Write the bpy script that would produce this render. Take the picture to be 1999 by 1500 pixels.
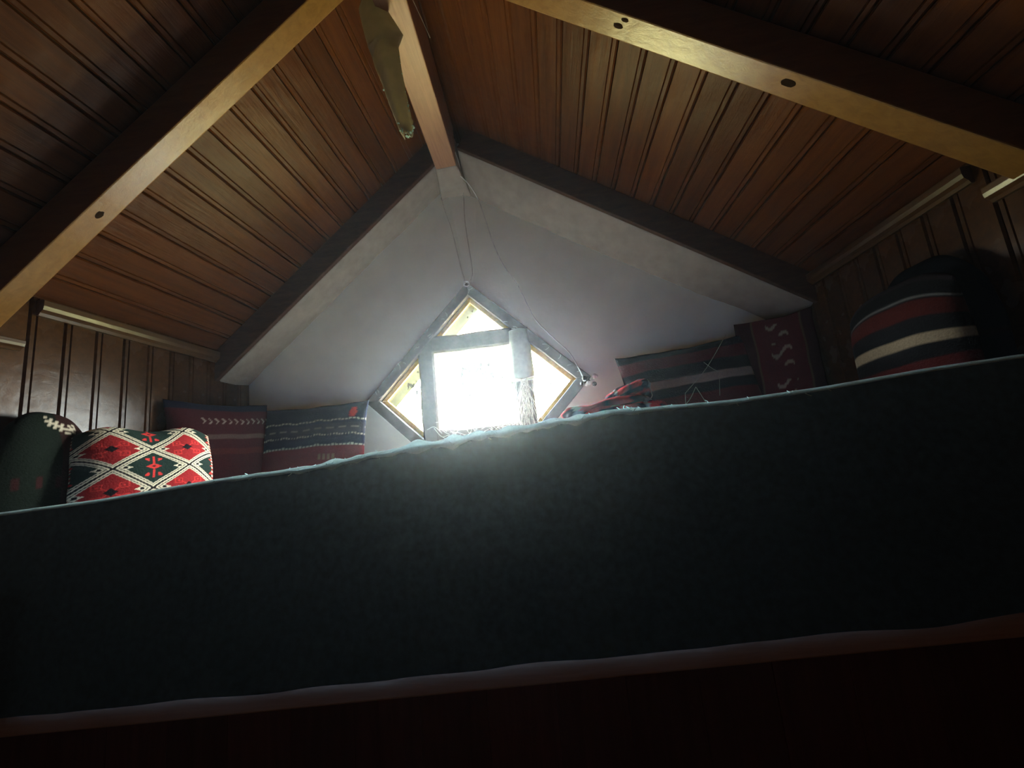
import bpy, bmesh, math, random
from mathutils import Vector, Matrix, noise

random.seed(7)
scene = bpy.context.scene
C = scene.collection
for o in list(bpy.data.objects):
    bpy.data.objects.remove(o, do_unlink=True)

# ------------------------------------------------------------------ camera
# Metres.  The camera is the origin, Y runs into the loft, Z is up, the lower floor lies at -1.6.
cam_d = bpy.data.cameras.new('camera')
cam_d.sensor_fit = 'HORIZONTAL'
cam_d.sensor_width = 36.0
cam_d.lens = 36.0 * 812.9 / 1999.0
cam_d.clip_start = 0.02
cam = bpy.data.objects.new('camera', cam_d)
C.objects.link(cam)
yaw, pitch, roll = -0.08097865, 0.17029727, -0.10113694
fwd = Vector((math.sin(yaw) * math.cos(pitch), math.cos(yaw) * math.cos(pitch), math.sin(pitch)))
rgt = Vector((math.cos(yaw), -math.sin(yaw), 0.0))
upv = rgt.cross(fwd)
rg2 = rgt * math.cos(roll) + upv * math.sin(roll)
up2 = upv * math.cos(roll) - rgt * math.sin(roll)
cam.matrix_world = Matrix((
    (rg2.x, up2.x, -fwd.x, 0), (rg2.y, up2.y, -fwd.y, 0), (rg2.z, up2.z, -fwd.z, 0), (0, 0, 0, 1)))
scene.camera = cam

# ------------------------------------------------------------------ daylight
world = bpy.data.worlds.new('overcast_day')
scene.world = world
world.use_nodes = True
wbg = world.node_tree.nodes['Background']
wnt = world.node_tree
wtc = wnt.nodes.new('ShaderNodeTexCoord')
wsp = wnt.nodes.new('ShaderNodeSeparateXYZ')
wmr = wnt.nodes.new('ShaderNodeMapRange')          # bright cloud above the horizon, duller ground below it
wmr.inputs['From Min'].default_value = -0.04
wmr.inputs['From Max'].default_value = 0.04
wmx = wnt.nodes.new('ShaderNodeMix')
wmx.data_type = 'RGBA'
wmx.inputs['A'].default_value = (0.20, 0.185, 0.085, 1)
wmx.inputs['B'].default_value = (0.93, 0.98, 1.0, 1)
wnt.links.new(wtc.outputs['Generated'], wsp.inputs[0])
wnt.links.new(wsp.outputs['Z'], wmr.inputs['Value'])
wnt.links.new(wmr.outputs[0], wmx.inputs['Factor'])
wnt.links.new(wmx.outputs['Result'], wbg.inputs['Color'])
wbg.inputs['Strength'].default_value = 150.0

# portal in the window opening: guides the sampling of the daylight, gives off nothing itself
pl = bpy.data.lights.new('window_portal', 'AREA')
pl.shape = 'SQUARE'
pl.size = 0.93
pl.cycles.is_portal = True
po = bpy.data.objects.new('window_portal', pl)
C.objects.link(po)
po.matrix_world = (Matrix.Translation((-0.39, 2.62, 0.385)) @
                   Matrix(((1, 0, 0, 0), (0, 0, 1, 0), (0, -1, 0, 0), (0, 0, 0, 1))) @
                   Matrix.Rotation(math.radians(45), 4, 'Z'))

vs = scene.view_settings
vs.view_transform = 'Standard'
vs.look = 'None'
vs.gamma = 1.0
vs.use_curve_mapping = False
vs.exposure = 0.45
scene.cycles.max_bounces = 6
scene.cycles.glossy_bounces = 3
scene.cycles.caustics_reflective = False
scene.cycles.caustics_refractive = False


# ------------------------------------------------------------------ helpers
def link(name, me, mat=None, parent=None, smooth=False):
    o = bpy.data.objects.new(name, me)
    C.objects.link(o)
    if mat and not me.materials:
        me.materials.append(mat)
    if parent:
        o.parent = parent
    if smooth:
        for p in me.polygons:
            p.use_smooth = True
    return o


def mesh(name, verts, faces):
    me = bpy.data.meshes.new(name)
    me.from_pydata([tuple(v) for v in verts], [], faces)
    me.update()
    bm = bmesh.new()
    bm.from_mesh(me)
    bmesh.ops.recalc_face_normals(bm, faces=bm.faces)
    bm.to_mesh(me)
    bm.free()
    return me


def empty(name, loc=(0, 0, 0), parent=None):
    o = bpy.data.objects.new(name, None)
    o.empty_display_size = 0.05
    C.objects.link(o)
    o.location = loc
    if parent:
        o.parent = parent
    return o


def tag(o, label=None, cat=None, group=None, kind=None):
    if label:
        o['label'] = label
    if cat:
        o['category'] = cat
    if group:
        o['group'] = group
    if kind:
        o['kind'] = kind
    return o


def box_data(x0, x1, y0, y1, z0, z1):
    v = [(x, y, z) for x in (x0, x1) for y in (y0, y1) for z in (z0, z1)]
    f = [(0, 1, 3, 2), (4, 6, 7, 5), (0, 4, 5, 1), (2, 3, 7, 6), (0, 2, 6, 4), (1, 5, 7, 3)]
    return v, f


def bevel(me, w, seg=2):
    bm = bmesh.new()
    bm.from_mesh(me)
    bmesh.ops.recalc_face_normals(bm, faces=bm.faces)
    es = [e for e in bm.edges if len(e.link_faces) == 2 and e.calc_face_angle(0) > 0.5]
    bmesh.ops.bevel(bm, geom=es, offset=w, segments=seg, affect='EDGES', profile=0.5)
    bm.to_mesh(me)
    bm.free()
    return me


def box(name, x0, x1, y0, y1, z0, z1, mat, parent=None, bev=0.0):
    me = mesh(name, *box_data(x0, x1, y0, y1, z0, z1))
    if bev:
        bevel(me, bev)
    return link(name, me, mat, parent)


def prism_y(name, poly, y0, y1, mat, parent=None, bev=0.0):
    """polygon in (x, z) extruded from y0 to y1"""
    n = len(poly)
    v = [(x, y0, z) for x, z in poly] + [(x, y1, z) for x, z in poly]
    f = [tuple(range(n)), tuple(range(2 * n - 1, n - 1, -1))]
    f += [(i, (i + 1) % n, n + (i + 1) % n, n + i) for i in range(n)]
    me = mesh(name, v, f)
    if bev:
        bevel(me, bev)
    return link(name, me, mat, parent)


def tube_data(pts, rad, sides=6):
    pts = [Vector(p) for p in pts]
    verts, faces = [], []
    n = len(pts)
    prev = None
    for i, p in enumerate(pts):
        t = (pts[min(i + 1, n - 1)] - pts[max(i - 1, 0)]).normalized()
        a = Vector((0, 0, 1)) if abs(t.z) < 0.9 else Vector((1, 0, 0))
        if prev is not None:
            a = prev
        s = t.cross(a).normalized()
        b = s.cross(t).normalized()
        prev = b
        r = rad[i] if isinstance(rad, (list, tuple)) else rad
        for k in range(sides):
            an = 2 * math.pi * k / sides
            verts.append(p + s * math.cos(an) * r + b * math.sin(an) * r)
    for i in range(n - 1):
        for k in range(sides):
            a0, a1 = i * sides + k, i * sides + (k + 1) % sides
            faces.append((a0, a1, a1 + sides, a0 + sides))
    faces.append(tuple(range(sides - 1, -1, -1)))
    faces.append(tuple(range((n - 1) * sides, n * sides)))
    return verts, faces


def join_data(parts):
    V, F = [], []
    for v, f in parts:
        b = len(V)
        V += list(v)
        F += [tuple(i + b for i in q) for q in f]
    return V, F


def smooth_path(pts, n=10):
    """Catmull-Rom through the points"""
    P = [Vector(p) for p in pts]
    P = [P[0] * 2 - P[1]] + P + [P[-1] * 2 - P[-2]]
    out = []
    for i in range(1, len(P) - 2):
        for k in range(n):
            t = k / n
            a, b, c, d = P[i - 1], P[i], P[i + 1], P[i + 2]
            out.append(0.5 * ((2 * b) + (c - a) * t + (2 * a - 5 * b + 4 * c - d) * t * t +
                              (3 * b - a - 3 * c + d) * t ** 3))
    out.append(P[-2])
    return out


# ------------------------------------------------------------------ materials
def new_mat(name):
    m = bpy.data.materials.new(name)
    m.use_nodes = True
    nt = m.node_tree
    return m, nt, nt.nodes['Principled BSDF']


def nd(nt, typ, **kw):
    n = nt.nodes.new(typ)
    for k, v in kw.items():
        setattr(n, k, v)
    return n


def wood(name, c0, c1, rough=0.34, scale=(14, 1.0, 14), coat=0.35, bump=0.12, spec=0.5):
    """varnished boards: grain stretched along one axis, each board its own tint"""
    m, nt, b = new_mat(name)
    tc = nd(nt, 'ShaderNodeTexCoord')
    oi = nd(nt, 'ShaderNodeObjectInfo')
    mp = nd(nt, 'ShaderNodeMapping')
    mp.inputs['Scale'].default_value = scale
    off = nd(nt, 'ShaderNodeVectorMath', operation='SCALE')
    off.inputs[0].default_value = (13.0, 7.0, 9.0)
    nt.links.new(oi.outputs['Random'], off.inputs['Scale'])
    nt.links.new(tc.outputs['Object'], mp.inputs['Vector'])
    nt.links.new(off.outputs[0], mp.inputs['Location'])
    n1 = nd(nt, 'ShaderNodeTexNoise')
    n1.inputs['Scale'].default_value = 3.0
    n1.inputs['Detail'].default_value = 6
    n1.inputs['Roughness'].default_value = 0.65
    n1.inputs['Distortion'].default_value = 0.6
    nt.links.new(mp.outputs[0], n1.inputs['Vector'])
    rp = nd(nt, 'ShaderNodeValToRGB')
    rp.color_ramp.elements[0].position = 0.3
    rp.color_ramp.elements[0].color = (*c0, 1)
    rp.color_ramp.elements[1].position = 0.72
    rp.color_ramp.elements[1].color = (*c1, 1)
    nt.links.new(n1.outputs['Fac'], rp.inputs['Fac'])
    hsv = nd(nt, 'ShaderNodeHueSaturation')
    mr = nd(nt, 'ShaderNodeMapRange')
    mr.inputs['To Min'].default_value = 0.78
    mr.inputs['To Max'].default_value = 1.2
    nt.links.new(oi.outputs['Random'], mr.inputs['Value'])
    nt.links.new(mr.outputs[0], hsv.inputs['Value'])
    nt.links.new(rp.outputs['Color'], hsv.inputs['Color'])
    nt.links.new(hsv.outputs[0], b.inputs['Base Color'])
    # broad undulation of the hand-brushed varnish plus fine grain
    n2 = nd(nt, 'ShaderNodeTexNoise')
    n2.inputs['Scale'].default_value = 9.0
    n2.inputs['Detail'].default_value = 2
    nt.links.new(tc.outputs['Object'], n2.inputs['Vector'])
    ad = nd(nt, 'ShaderNodeMath', operation='MULTIPLY_ADD')
    ad.inputs[1].default_value = 0.35
    nt.links.new(n1.outputs['Fac'], ad.inputs[0])
    nt.links.new(n2.outputs['Fac'], ad.inputs[2])
    bp = nd(nt, 'ShaderNodeBump')
    bp.inputs['Strength'].default_value = bump
    bp.inputs['Distance'].default_value = 0.02
    nt.links.new(ad.outputs[0], bp.inputs['Height'])
    nt.links.new(bp.outputs[0], b.inputs['Normal'])
    rr = nd(nt, 'ShaderNodeMapRange')
    rr.inputs['To Min'].default_value = rough - 0.06
    rr.inputs['To Max'].default_value = rough + 0.1
    nt.links.new(n2.outputs['Fac'], rr.inputs['Value'])
    nt.links.new(rr.outputs[0], b.inputs['Roughness'])
    b.inputs['Specular IOR Level'].default_value = spec
    b.inputs['Coat Weight'].default_value = coat
    b.inputs['Coat Roughness'].default_value = 0.22
    nt.links.new(bp.outputs[0], b.inputs['Coat Normal'])
    return m


def plain(name, col, rough=0.7, var=0.15, scale=30, bump=0.2, dist=0.004, sheen=0.0, spec=0.4, coat=0.0):
    m, nt, b = new_mat(name)
    tc = nd(nt, 'ShaderNodeTexCoord')
    n1 = nd(nt, 'ShaderNodeTexNoise')
    n1.inputs['Scale'].default_value = scale
    n1.inputs['Detail'].default_value = 5
    nt.links.new(tc.outputs['Object'], n1.inputs['Vector'])
    rp = nd(nt, 'ShaderNodeValToRGB')
    rp.color_ramp.elements[0].position = 0.3
    rp.color_ramp.elements[0].color = (*[c * (1 - var) for c in col], 1)
    rp.color_ramp.elements[1].position = 0.7
    rp.color_ramp.elements[1].color = (*[min(1, c * (1 + var)) for c in col], 1)
    nt.links.new(n1.outputs['Fac'], rp.inputs['Fac'])
    nt.links.new(rp.outputs['Color'], b.inputs['Base Color'])
    bp = nd(nt, 'ShaderNodeBump')
    bp.inputs['Strength'].default_value = bump
    bp.inputs['Distance'].default_value = dist
    nt.links.new(n1.outputs['Fac'], bp.inputs['Height'])
    nt.links.new(bp.outputs[0], b.inputs['Normal'])
    b.inputs['Roughness'].default_value = rough
    b.inputs['Specular IOR Level'].default_value = spec
    b.inputs['Sheen Weight'].default_value = sheen
    b.inputs['Coat Weight'].default_value = coat
    return m


def woven(name, translucent=0.0, rough=0.9):
    """wool weave coloured by the 'weave' colour attribute of the mesh"""
    m, nt, b = new_mat(name)
    at = nd(nt, 'ShaderNodeAttribute', attribute_name='weave')
    tc = nd(nt, 'ShaderNodeTexCoord')
    n1 = nd(nt, 'ShaderNodeTexNoise')
    n1.inputs['Scale'].default_value = 170
    n1.inputs['Detail'].default_value = 3
    nt.links.new(tc.outputs['Object'], n1.inputs['Vector'])
    mr = nd(nt, 'ShaderNodeMapRange')
    mr.inputs['To Min'].default_value = 0.65
    mr.inputs['To Max'].default_value = 1.3
    nt.links.new(n1.outputs['Fac'], mr.inputs['Value'])
    hsv = nd(nt, 'ShaderNodeHueSaturation')
    nt.links.new(at.outputs['Color'], hsv.inputs['Color'])
    nt.links.new(mr.outputs[0], hsv.inputs['Value'])
    nt.links.new(hsv.outputs[0], b.inputs['Base Color'])
    bp = nd(nt, 'ShaderNodeBump')
    bp.inputs['Strength'].default_value = 0.5
    bp.inputs['Distance'].default_value = 0.003
    nt.links.new(n1.outputs['Fac'], bp.inputs['Height'])
    nt.links.new(bp.outputs[0], b.inputs['Normal'])
    b.inputs['Roughness'].default_value = rough
    b.inputs['Specular IOR Level'].default_value = 0.03
    b.inputs['Sheen Weight'].default_value = 0.0
    return m


def thin_cloth(name, front, back, trans_w, scale=60):
    """thin fabric that lets some light through from behind"""
    m, nt, b = new_mat(name)
    out = nt.nodes['Material Output']
    tc = nd(nt, 'ShaderNodeTexCoord')
    n1 = nd(nt, 'ShaderNodeTexNoise')
    n1.inputs['Scale'].default_value = scale
    n1.inputs['Detail'].default_value = 4
    nt.links.new(tc.outputs['Object'], n1.inputs['Vector'])
    rp = nd(nt, 'ShaderNodeValToRGB')
    rp.color_ramp.elements[0].position = 0.25
    rp.color_ramp.elements[0].color = (*[c * 0.75 for c in front], 1)
    rp.color_ramp.elements[1].position = 0.75
    rp.color_ramp.elements[1].color = (*[c * 1.25 for c in front], 1)
    nt.links.new(n1.outputs['Fac'], rp.inputs['Fac'])
    nt.links.new(rp.outputs['Color'], b.inputs['Base Color'])
    b.inputs['Roughness'].default_value = 0.9
    b.inputs['Specular IOR Level'].default_value = 0.15
    tr = nd(nt, 'ShaderNodeBsdfTranslucent')
    tr.inputs['Color'].default_value = (*back, 1)
    mx = nd(nt, 'ShaderNodeMixShader')
    mx.inputs[0].default_value = trans_w
    nt.links.new(b.outputs[0], mx.inputs[1])
    nt.links.new(tr.outputs[0], mx.inputs[2])
    nt.links.new(mx.outputs[0], out.inputs['Surface'])
    return m


def glass_mat():
    """thin dusty pane: mostly clear, a little reflection, specks of dirt"""
    m, nt, b = new_mat('dusty_glass')
    out = nt.nodes['Material Output']
    nt.nodes.remove(b)
    tr = nd(nt, 'ShaderNodeBsdfTransparent')
    tr.inputs['Color'].default_value = (0.95, 0.98, 0.96, 1)
    gl = nd(nt, 'ShaderNodeBsdfGlossy')
    gl.inputs['Roughness'].default_value = 0.05
    m1 = nd(nt, 'ShaderNodeMixShader')
    m1.inputs[0].default_value = 0.05
    nt.links.new(tr.outputs[0], m1.inputs[1])
    nt.links.new(gl.outputs[0], m1.inputs[2])
    df = nd(nt, 'ShaderNodeBsdfDiffuse')
    df.inputs['Color'].default_value = (0.14, 0.14, 0.13, 1)
    tc = nd(nt, 'ShaderNodeTexCoord')
    mp = nd(nt, 'ShaderNodeMapping')
    mp.inputs['Scale'].default_value = (26, 26, 15)
    nt.links.new(tc.outputs['Object'], mp.inputs['Vector'])
    n1 = nd(nt, 'ShaderNodeTexNoise')
    n1.inputs['Scale'].default_value = 1.6
    n1.inputs['Detail'].default_value = 4
    nt.links.new(mp.outputs[0], n1.inputs['Vector'])
    n2 = nd(nt, 'ShaderNodeTexNoise')
    n2.inputs['Scale'].default_value = 5.0
    nt.links.new(tc.outputs['Object'], n2.inputs['Vector'])
    ml = nd(nt, 'ShaderNodeMath', operation='MULTIPLY')
    nt.links.new(n1.outputs['Fac'], ml.inputs[0])
    nt.links.new(n2.outputs['Fac'], ml.inputs[1])
    rp = nd(nt, 'ShaderNodeValToRGB')
    rp.color_ramp.elements[0].position = 0.352
    rp.color_ramp.elements[0].color = (0, 0, 0, 1)
    rp.color_ramp.elements[1].position = 0.37
    rp.color_ramp.elements[1].color = (0.95, 0.95, 0.95, 1)
    nt.links.new(ml.outputs[0], rp.inputs['Fac'])
    m2 = nd(nt, 'ShaderNodeMixShader')
    nt.links.new(rp.outputs['Color'], m2.inputs[0])
    nt.links.new(m1.outputs[0], m2.inputs[1])
    nt.links.new(df.outputs[0], m2.inputs[2])
    nt.links.new(m2.outputs[0], out.inputs['Surface'])
    return m


M = {}
M['plank'] = wood('varnished_pine', (0.066, 0.019, 0.0045), (0.122, 0.038, 0.009), rough=0.38, coat=0.0, spec=0.12, bump=0.3)
M['knee'] = wood('varnished_pine_upright', (0.045, 0.018, 0.006), (0.085, 0.036, 0.012), rough=0.24, coat=0.0, spec=0.14, scale=(14, 14, 1.0))
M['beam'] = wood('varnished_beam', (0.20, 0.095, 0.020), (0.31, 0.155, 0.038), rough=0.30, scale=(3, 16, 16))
M['beam_shaded'] = wood('shade_toned_beam', (0.050, 0.020, 0.010), (0.085, 0.036, 0.018), rough=0.5, scale=(3, 16, 16), coat=0.0, spec=0.2)  # beam wood darkened: the shade on the unlit end rafters is in the colour
M['ridge'] = wood('varnished_ridge', (0.26, 0.12, 0.065), (0.38, 0.19, 0.10), rough=0.5, scale=(20, 1.2, 20), coat=0.1)
M['mould'] = wood('varnished_moulding', (0.07, 0.030, 0.010), (0.12, 0.055, 0.018), rough=0.3, scale=(16, 1, 16))
M['backing'] = plain('rough_roof_boarding', (0.05, 0.025, 0.012), 0.9)
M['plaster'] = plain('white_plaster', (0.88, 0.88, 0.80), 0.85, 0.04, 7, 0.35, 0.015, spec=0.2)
M['plaster_trim'] = plain('shade_toned_plaster_soffit', (0.35, 0.30, 0.255), 0.85, 0.10, 16, 0.5, 0.012, spec=0.2)  # white plaster darkened to put the underside's shade into its colour
M['frame'] = wood('weathered_window_wood', (0.040, 0.028, 0.026), (0.08, 0.058, 0.052), rough=0.7, scale=(10, 10, 10), coat=0.0, bump=0.3)
M['bead'] = plain('mustard_glazing_bead', (0.55, 0.32, 0.055), 0.6, 0.25, 50)
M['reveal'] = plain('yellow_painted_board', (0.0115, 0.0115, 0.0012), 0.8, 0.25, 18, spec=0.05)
M['glass'] = glass_mat()
M['cord'] = plain('off_white_cord', (0.62, 0.60, 0.54), 0.8)
M['cable'] = plain('white_cable', (0.72, 0.71, 0.68), 0.5)
M['web'] = plain('dusty_fibre', (0.60, 0.58, 0.50), 0.9)
M['dark_metal'] = plain('dark_iron', (0.02, 0.02, 0.02), 0.5)
M['sleeve'] = plain('faded_green_wrap', (0.36, 0.40, 0.36), 0.85)
M['curtain'] = thin_cloth('blue_cotton', (0.055, 0.112, 0.22), (0.24, 0.38, 0.48), 0.001)
M['hem'] = thin_cloth('frayed_lit_hem', (0.70, 0.84, 0.86), (0.72, 0.88, 0.9), 0.72, 200)  # curtain fold paled: window light on it is put into the colour
M['rag'] = thin_cloth('grey_dusty_sheet', (0.55, 0.48, 0.38), (0.42, 0.37, 0.29), 0.6, 25)
M['rail'] = wood('loft_edge_wood', (0.38, 0.20, 0.13), (0.52, 0.30, 0.20), rough=0.5, scale=(1, 14, 14), coat=0.1)
M['redwood'] = wood('dark_red_boards', (0.09, 0.02, 0.024), (0.16, 0.045, 0.045), rough=0.5, scale=(14, 14, 1), coat=0.1)
M['loft'] = wood('pale_bounce_boards', (0.48, 0.42, 0.33), (0.60, 0.54, 0.44), rough=0.6, scale=(1, 14, 14), coat=0)  # unseen loft floor, paled to reflect more light onto the gable
M['pad'] = plain('cream_bounce_pad', (0.86, 0.88, 0.82), 0.9, 0.06, 40)  # unseen seat pads, made cream to bounce daylight onto the gable
M['bench'] = wood('bench_wood', (0.18, 0.09, 0.04), (0.30, 0.15, 0.07), scale=(1, 14, 14))
M['floor'] = wood('dark_floor', (0.05, 0.025, 0.015), (0.09, 0.045, 0.026), rough=0.6, scale=(14, 1, 14), coat=0)
M['room'] = plain('lower_room_wall', (0.10, 0.06, 0.04), 0.9)
M['knot'] = plain('dark_knot', (0.02, 0.010, 0.005), 0.95, spec=0.05)
M['weave'] = woven('kilim_weave')

# ------------------------------------------------------------------ roof geometry (planes through the rafters' undersides)
SL, SR = 0.85, 0.68                 # slopes, rise per metre
ZL, ZR = 2.05, 1.49                 # heights of the underside planes at x = 0
HYL, HYR = math.hypot(1, SL), math.hypot(1, SR)
RH = 0.13                           # rafter depth, underside to planks
PITCH = 0.109
XL, XR = -1.76, 1.34                # knee walls
YG, YT = 2.30, 2.07                 # gable wall, front of its plastered rafter
YB = -1.6                           # wall behind the camera
FLOOR = -1.6
uL = Vector((-1, 0, -SL)) / HYL     # down the left slope
nL = Vector((-SL, 0, 1)) / HYL      # out of the left slope (upwards)
uR = Vector((1, 0, -SR)) / HYR
nR = Vector((SR, 0, 1)) / HYR


def plank_profile(w, th=0.018):
    return [(0.0015, th), (0.0015, 0.007), (0.005, 0.0), (w - 0.0245, 0.0), (w - 0.0215, 0.0055), (w - 0.0185, 0.0006),
            (w - 0.0065, 0.0006), (w - 0.0015, 0.007), (w - 0.0015, th)]


def plank_mesh(name, w, length):
    """profile in local (x along the width, z depth behind the face), extruded along local y"""
    pr = plank_profile(w)
    n = len(pr)
    v = [(s, 0, t) for s, t in pr] + [(s, length, t) for s, t in pr]
    f = [tuple(range(n)), tuple(range(2 * n - 1, n - 1, -1))]
    f += [(i, (i + 1) % n, n + (i + 1) % n, n + i) for i in range(n)]
    return mesh(name, v, f)


ceiling = tag(empty('ceiling', (-0.39, 0.3, 1.9)), kind='structure')


def put(o, ex, ey, ez, loc, parent):
    o.parent = parent
    m = Matrix(((ex.x, ey.x, ez.x, loc.x), (ex.y, ey.y, ez.y, loc.y), (ex.z, ey.z, ez.z, loc.z), (0, 0, 0, 1)))
    o.matrix_parent_inverse = Matrix.Translation(-Vector(parent.location))
    o.matrix_basis = m


EY = Vector((0, 1, 0))
pm = plank_mesh('plank', PITCH, YG - YB)
pm.materials.append(M['plank'])
for side, u, n, z0, sl, hy, xs in ((-1, uL, nL, ZL, SL, HYL, -0.695), (1, uR, nR, ZR, SR, HYR, 0.027)):
    # first groove at x = xs on the plank plane; go up to the ridge and down past the knee wall
    dx = PITCH / hy
    k0 = -4 if side < 0 else -5
    for k in range(k0, 18):
        x = xs + side * dx * k
        if abs(x) > (1.80 if side < 0 else 1.36):
            break
        z = z0 + RH * hy - sl * abs(x) * (1 if side * x > 0 else -1)
        o = bpy.data.objects.new('plank', pm)
        C.objects.link(o)
        jit = random.uniform(-0.0012, 0.0012)
        put(o, u, EY, n, Vector((x, YB, z)) + n * jit, ceiling)


def slope_pt(side, x, off):
    if side < 0:
        return Vector((x, 0, ZL + SL * x)) + nL * off
    return Vector((x, 0, ZR - SR * x)) + nR * off


for side, x0, x1 in ((-1, -0.36, -1.95), (1, -0.40, 1.55)):
    a, b = slope_pt(side, x0, RH + 0.02), slope_pt(side, x1, RH + 0.02)
    nn = (nL if side < 0 else nR) * 0.04
    q = [(a.x, a.z), (b.x, b.z), ((b + nn).x, (b + nn).z), ((a + nn).x, (a + nn).z)]
    o = prism_y('roof_boarding', q, YB - 0.1, YG + 0.30, M['backing'])
    o.parent = ceiling
    o.matrix_parent_inverse = Matrix.Translation(-Vector(ceiling.location))
o = prism_y('ridge_boarding', [(-0.62, 1.86), (-0.39, 2.05), (-0.12, 1.9), (-0.12, 2.0), (-0.39, 2.16), (-0.62, 2.0)], YB - 0.1, YG + 0.30, M['backing'])
o.parent = ceiling
o.matrix_parent_inverse = Matrix.Translation(-Vector(ceiling.location))


# ------------------------------------------------------------------ gable wall with the diamond opening
WC = Vector((-0.39, 0, 0.385))
HD = 0.643
outer = [(-0.38, 2.15), (1.55, 0.85), (1.55, FLOOR), (-1.95, FLOOR), (-1.95, 0.75)]
hole = [(WC.x, WC.z + HD - 0.02), (WC.x + HD - 0.02, WC.z), (WC.x, WC.z - HD + 0.02), (WC.x - HD + 0.02, WC.z)]
V, Fc = [], []
for y in (YG, YG + 0.29):
    V += [(x, y, z) for x, z in outer] + [(x, y, z) for x, z in hole]
for b in (0, 9):
    Fc += [(b + 0, b + 1, b + 6, b + 5), (b + 1, b + 2, b + 7, b + 6), (b + 2, b + 3, b + 7), (b + 3, b + 4, b + 8, b + 7), (b + 4, b + 0, b + 5, b + 8)]
for i in range(5):
    j = (i + 1) % 5
    Fc.append((i, j, j + 9, i + 9))
for i in range(4):
    j = (i + 1) % 4
    Fc.append((5 + i, 5 + j, 14 + j, 14 + i))
wall_back = tag(link('wall_back', mesh('wall_back', V, Fc), M['plaster']), kind='structure')


# plastered soffits of the rafters that stand against the gable
def soffit(name, side, x0, x1, drop_in, drop_fn):
    N = 60
    V, Fc = [], []
    for i in range(N + 1):
        t = i / N
        x = x0 + (x1 - x0) * t
        zz = (ZL + SL * x) if side < 0 else (ZR - SR * x)
        w = 0.006 * noise.noise((x * 9, side * 3.1, 0)) + 0.003 * noise.noise((x * 31, side, 2))
        w2 = 0.010 * noise.noise((x * 6, side * 5.1, 4)) + 0.004 * noise.noise((x * 25, side, 7))
        zf, zb = zz + w, zz - drop_in * drop_fn(t) + w2
        zm = (zf + zb) / 2 + 0.010 * noise.noise((x * 7, 3, side)) - 0.008
        V += [(x, YT, zz + 0.05), (x, YT, zf + 0.004), (x, YT + 0.006, zf - 0.002), (x, (YT + YG) / 2, zm), (x, YG - 0.012, zb), (x, YG + 0.01, zb + 0.012), (x, YG + 0.01, zz + 0.09)]
    for i in range(N):
        for k in range(6):
            a = i * 7 + k
            Fc.append((a, a + 1, a + 8, a + 7))
    return tag(link(name, mesh(name, V, Fc), M['plaster_trim'], smooth=True), kind='structure')


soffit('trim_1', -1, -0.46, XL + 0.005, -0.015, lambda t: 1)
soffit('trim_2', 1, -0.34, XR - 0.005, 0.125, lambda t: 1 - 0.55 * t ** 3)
# plastered end of the ridge beam and the tapering plaster rib below it
rib = [(-0.472, YT - 0.01, 1.612), (-0.352, YT - 0.01, 1.620), (-0.350, YT - 0.01, 1.80), (-0.475, YT - 0.01, 1.80)]
ribb = [(-0.505, YG + 0.01, 1.58), (-0.310, YG + 0.01, 1.575), (-0.33, YG + 0.01, 1.80), (-0.49, YG + 0.01, 1.80)]
me = mesh('trim_3', rib + ribb, [(0, 1, 2, 3), (4, 5, 6, 7), (0, 1, 5, 4), (1, 2, 6, 5), (2, 3, 7, 6), (3, 0, 4, 7)])
tag(link('trim_3', bevel(me, 0.008), M['plaster_trim']), kind='structure')
V = [(-0.505, YG - 0.004, 1.60), (-0.455, YG - 0.030, 1.59), (-0.375, YG - 0.030, 1.59), (-0.295, YG - 0.002, 1.59),
     (-0.455, YG - 0.002, 1.35), (-0.425, YG - 0.020, 1.35), (-0.375, YG - 0.018, 1.35), (-0.305, YG + 0.002, 1.35),
     (-0.415, YG + 0.003, 1.03), (-0.40, YG - 0.006, 1.03), (-0.375, YG - 0.006, 1.03), (-0.345, YG + 0.003, 1.03)]
Fc = [(r * 4 + k, r * 4 + k + 1, r * 4 + k + 5, r * 4 + k + 4) for r in range(2) for k in range(3)]
tag(link('trim_4', mesh('trim_4', V, Fc), M['plaster']), kind='structure')

# ------------------------------------------------------------------ knee walls of upright planks
kl = YG - 1.23
for name, x, sgn in (('wall_left', XL, -1), ('wall_right', XR, 1)):
    w = tag(empty(name, (x, 0.5, FLOOR)), kind='structure')
    top = 0.73 if sgn < 0 else 0.745
    L = top - FLOOR
    me = plank_mesh('wall_plank', PITCH, L)
    me.materials.append(M['knee'])
    y = 1.23 + PITCH * 9
    ez = Vector((sgn, 0, 0))
    ey = Vector((0, 0, 1))
    ex = ey.cross(ez)                     # direction of the width along the wall
    while y > YB:
        o = bpy.data.objects.new('plank', me)
        C.objects.link(o)
        yy = y if ex.y > 0 else y + PITCH
        put(o, ex, ey, ez, Vector((x + sgn * random.uniform(0, 0.002), yy, FLOOR)), w)
        y -= PITCH
    o = box('backing_boards', *(sorted((x + sgn * 0.019, x + sgn * 0.06))), YB - 0.1, YG + 0.1, FLOOR, top + 0.05, M['backing'])
    o.parent = w
    o.matrix_parent_inverse = Matrix.Translation(-Vector(w.location))


def moulding(name, x, sgn, y0, y1, z0, z1, proud):
    """quarter-round strip along the wall"""
    h = z1 - z0
    poly = [(x, z0), (x - sgn * proud * 0.35, z0), (x - sgn * proud * 0.55, z0 + h * 0.18), (x - sgn * proud * 0.9, z0 + h * 0.35),
            (x - sgn * proud, z0 + h * 0.6), (x - sgn * proud, z1 - 0.004), (x - sgn * proud * 0.9, z1), (x, z1)]
    return tag(prism_y(name, poly, y0, y1, M['mould']), kind='structure')


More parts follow.
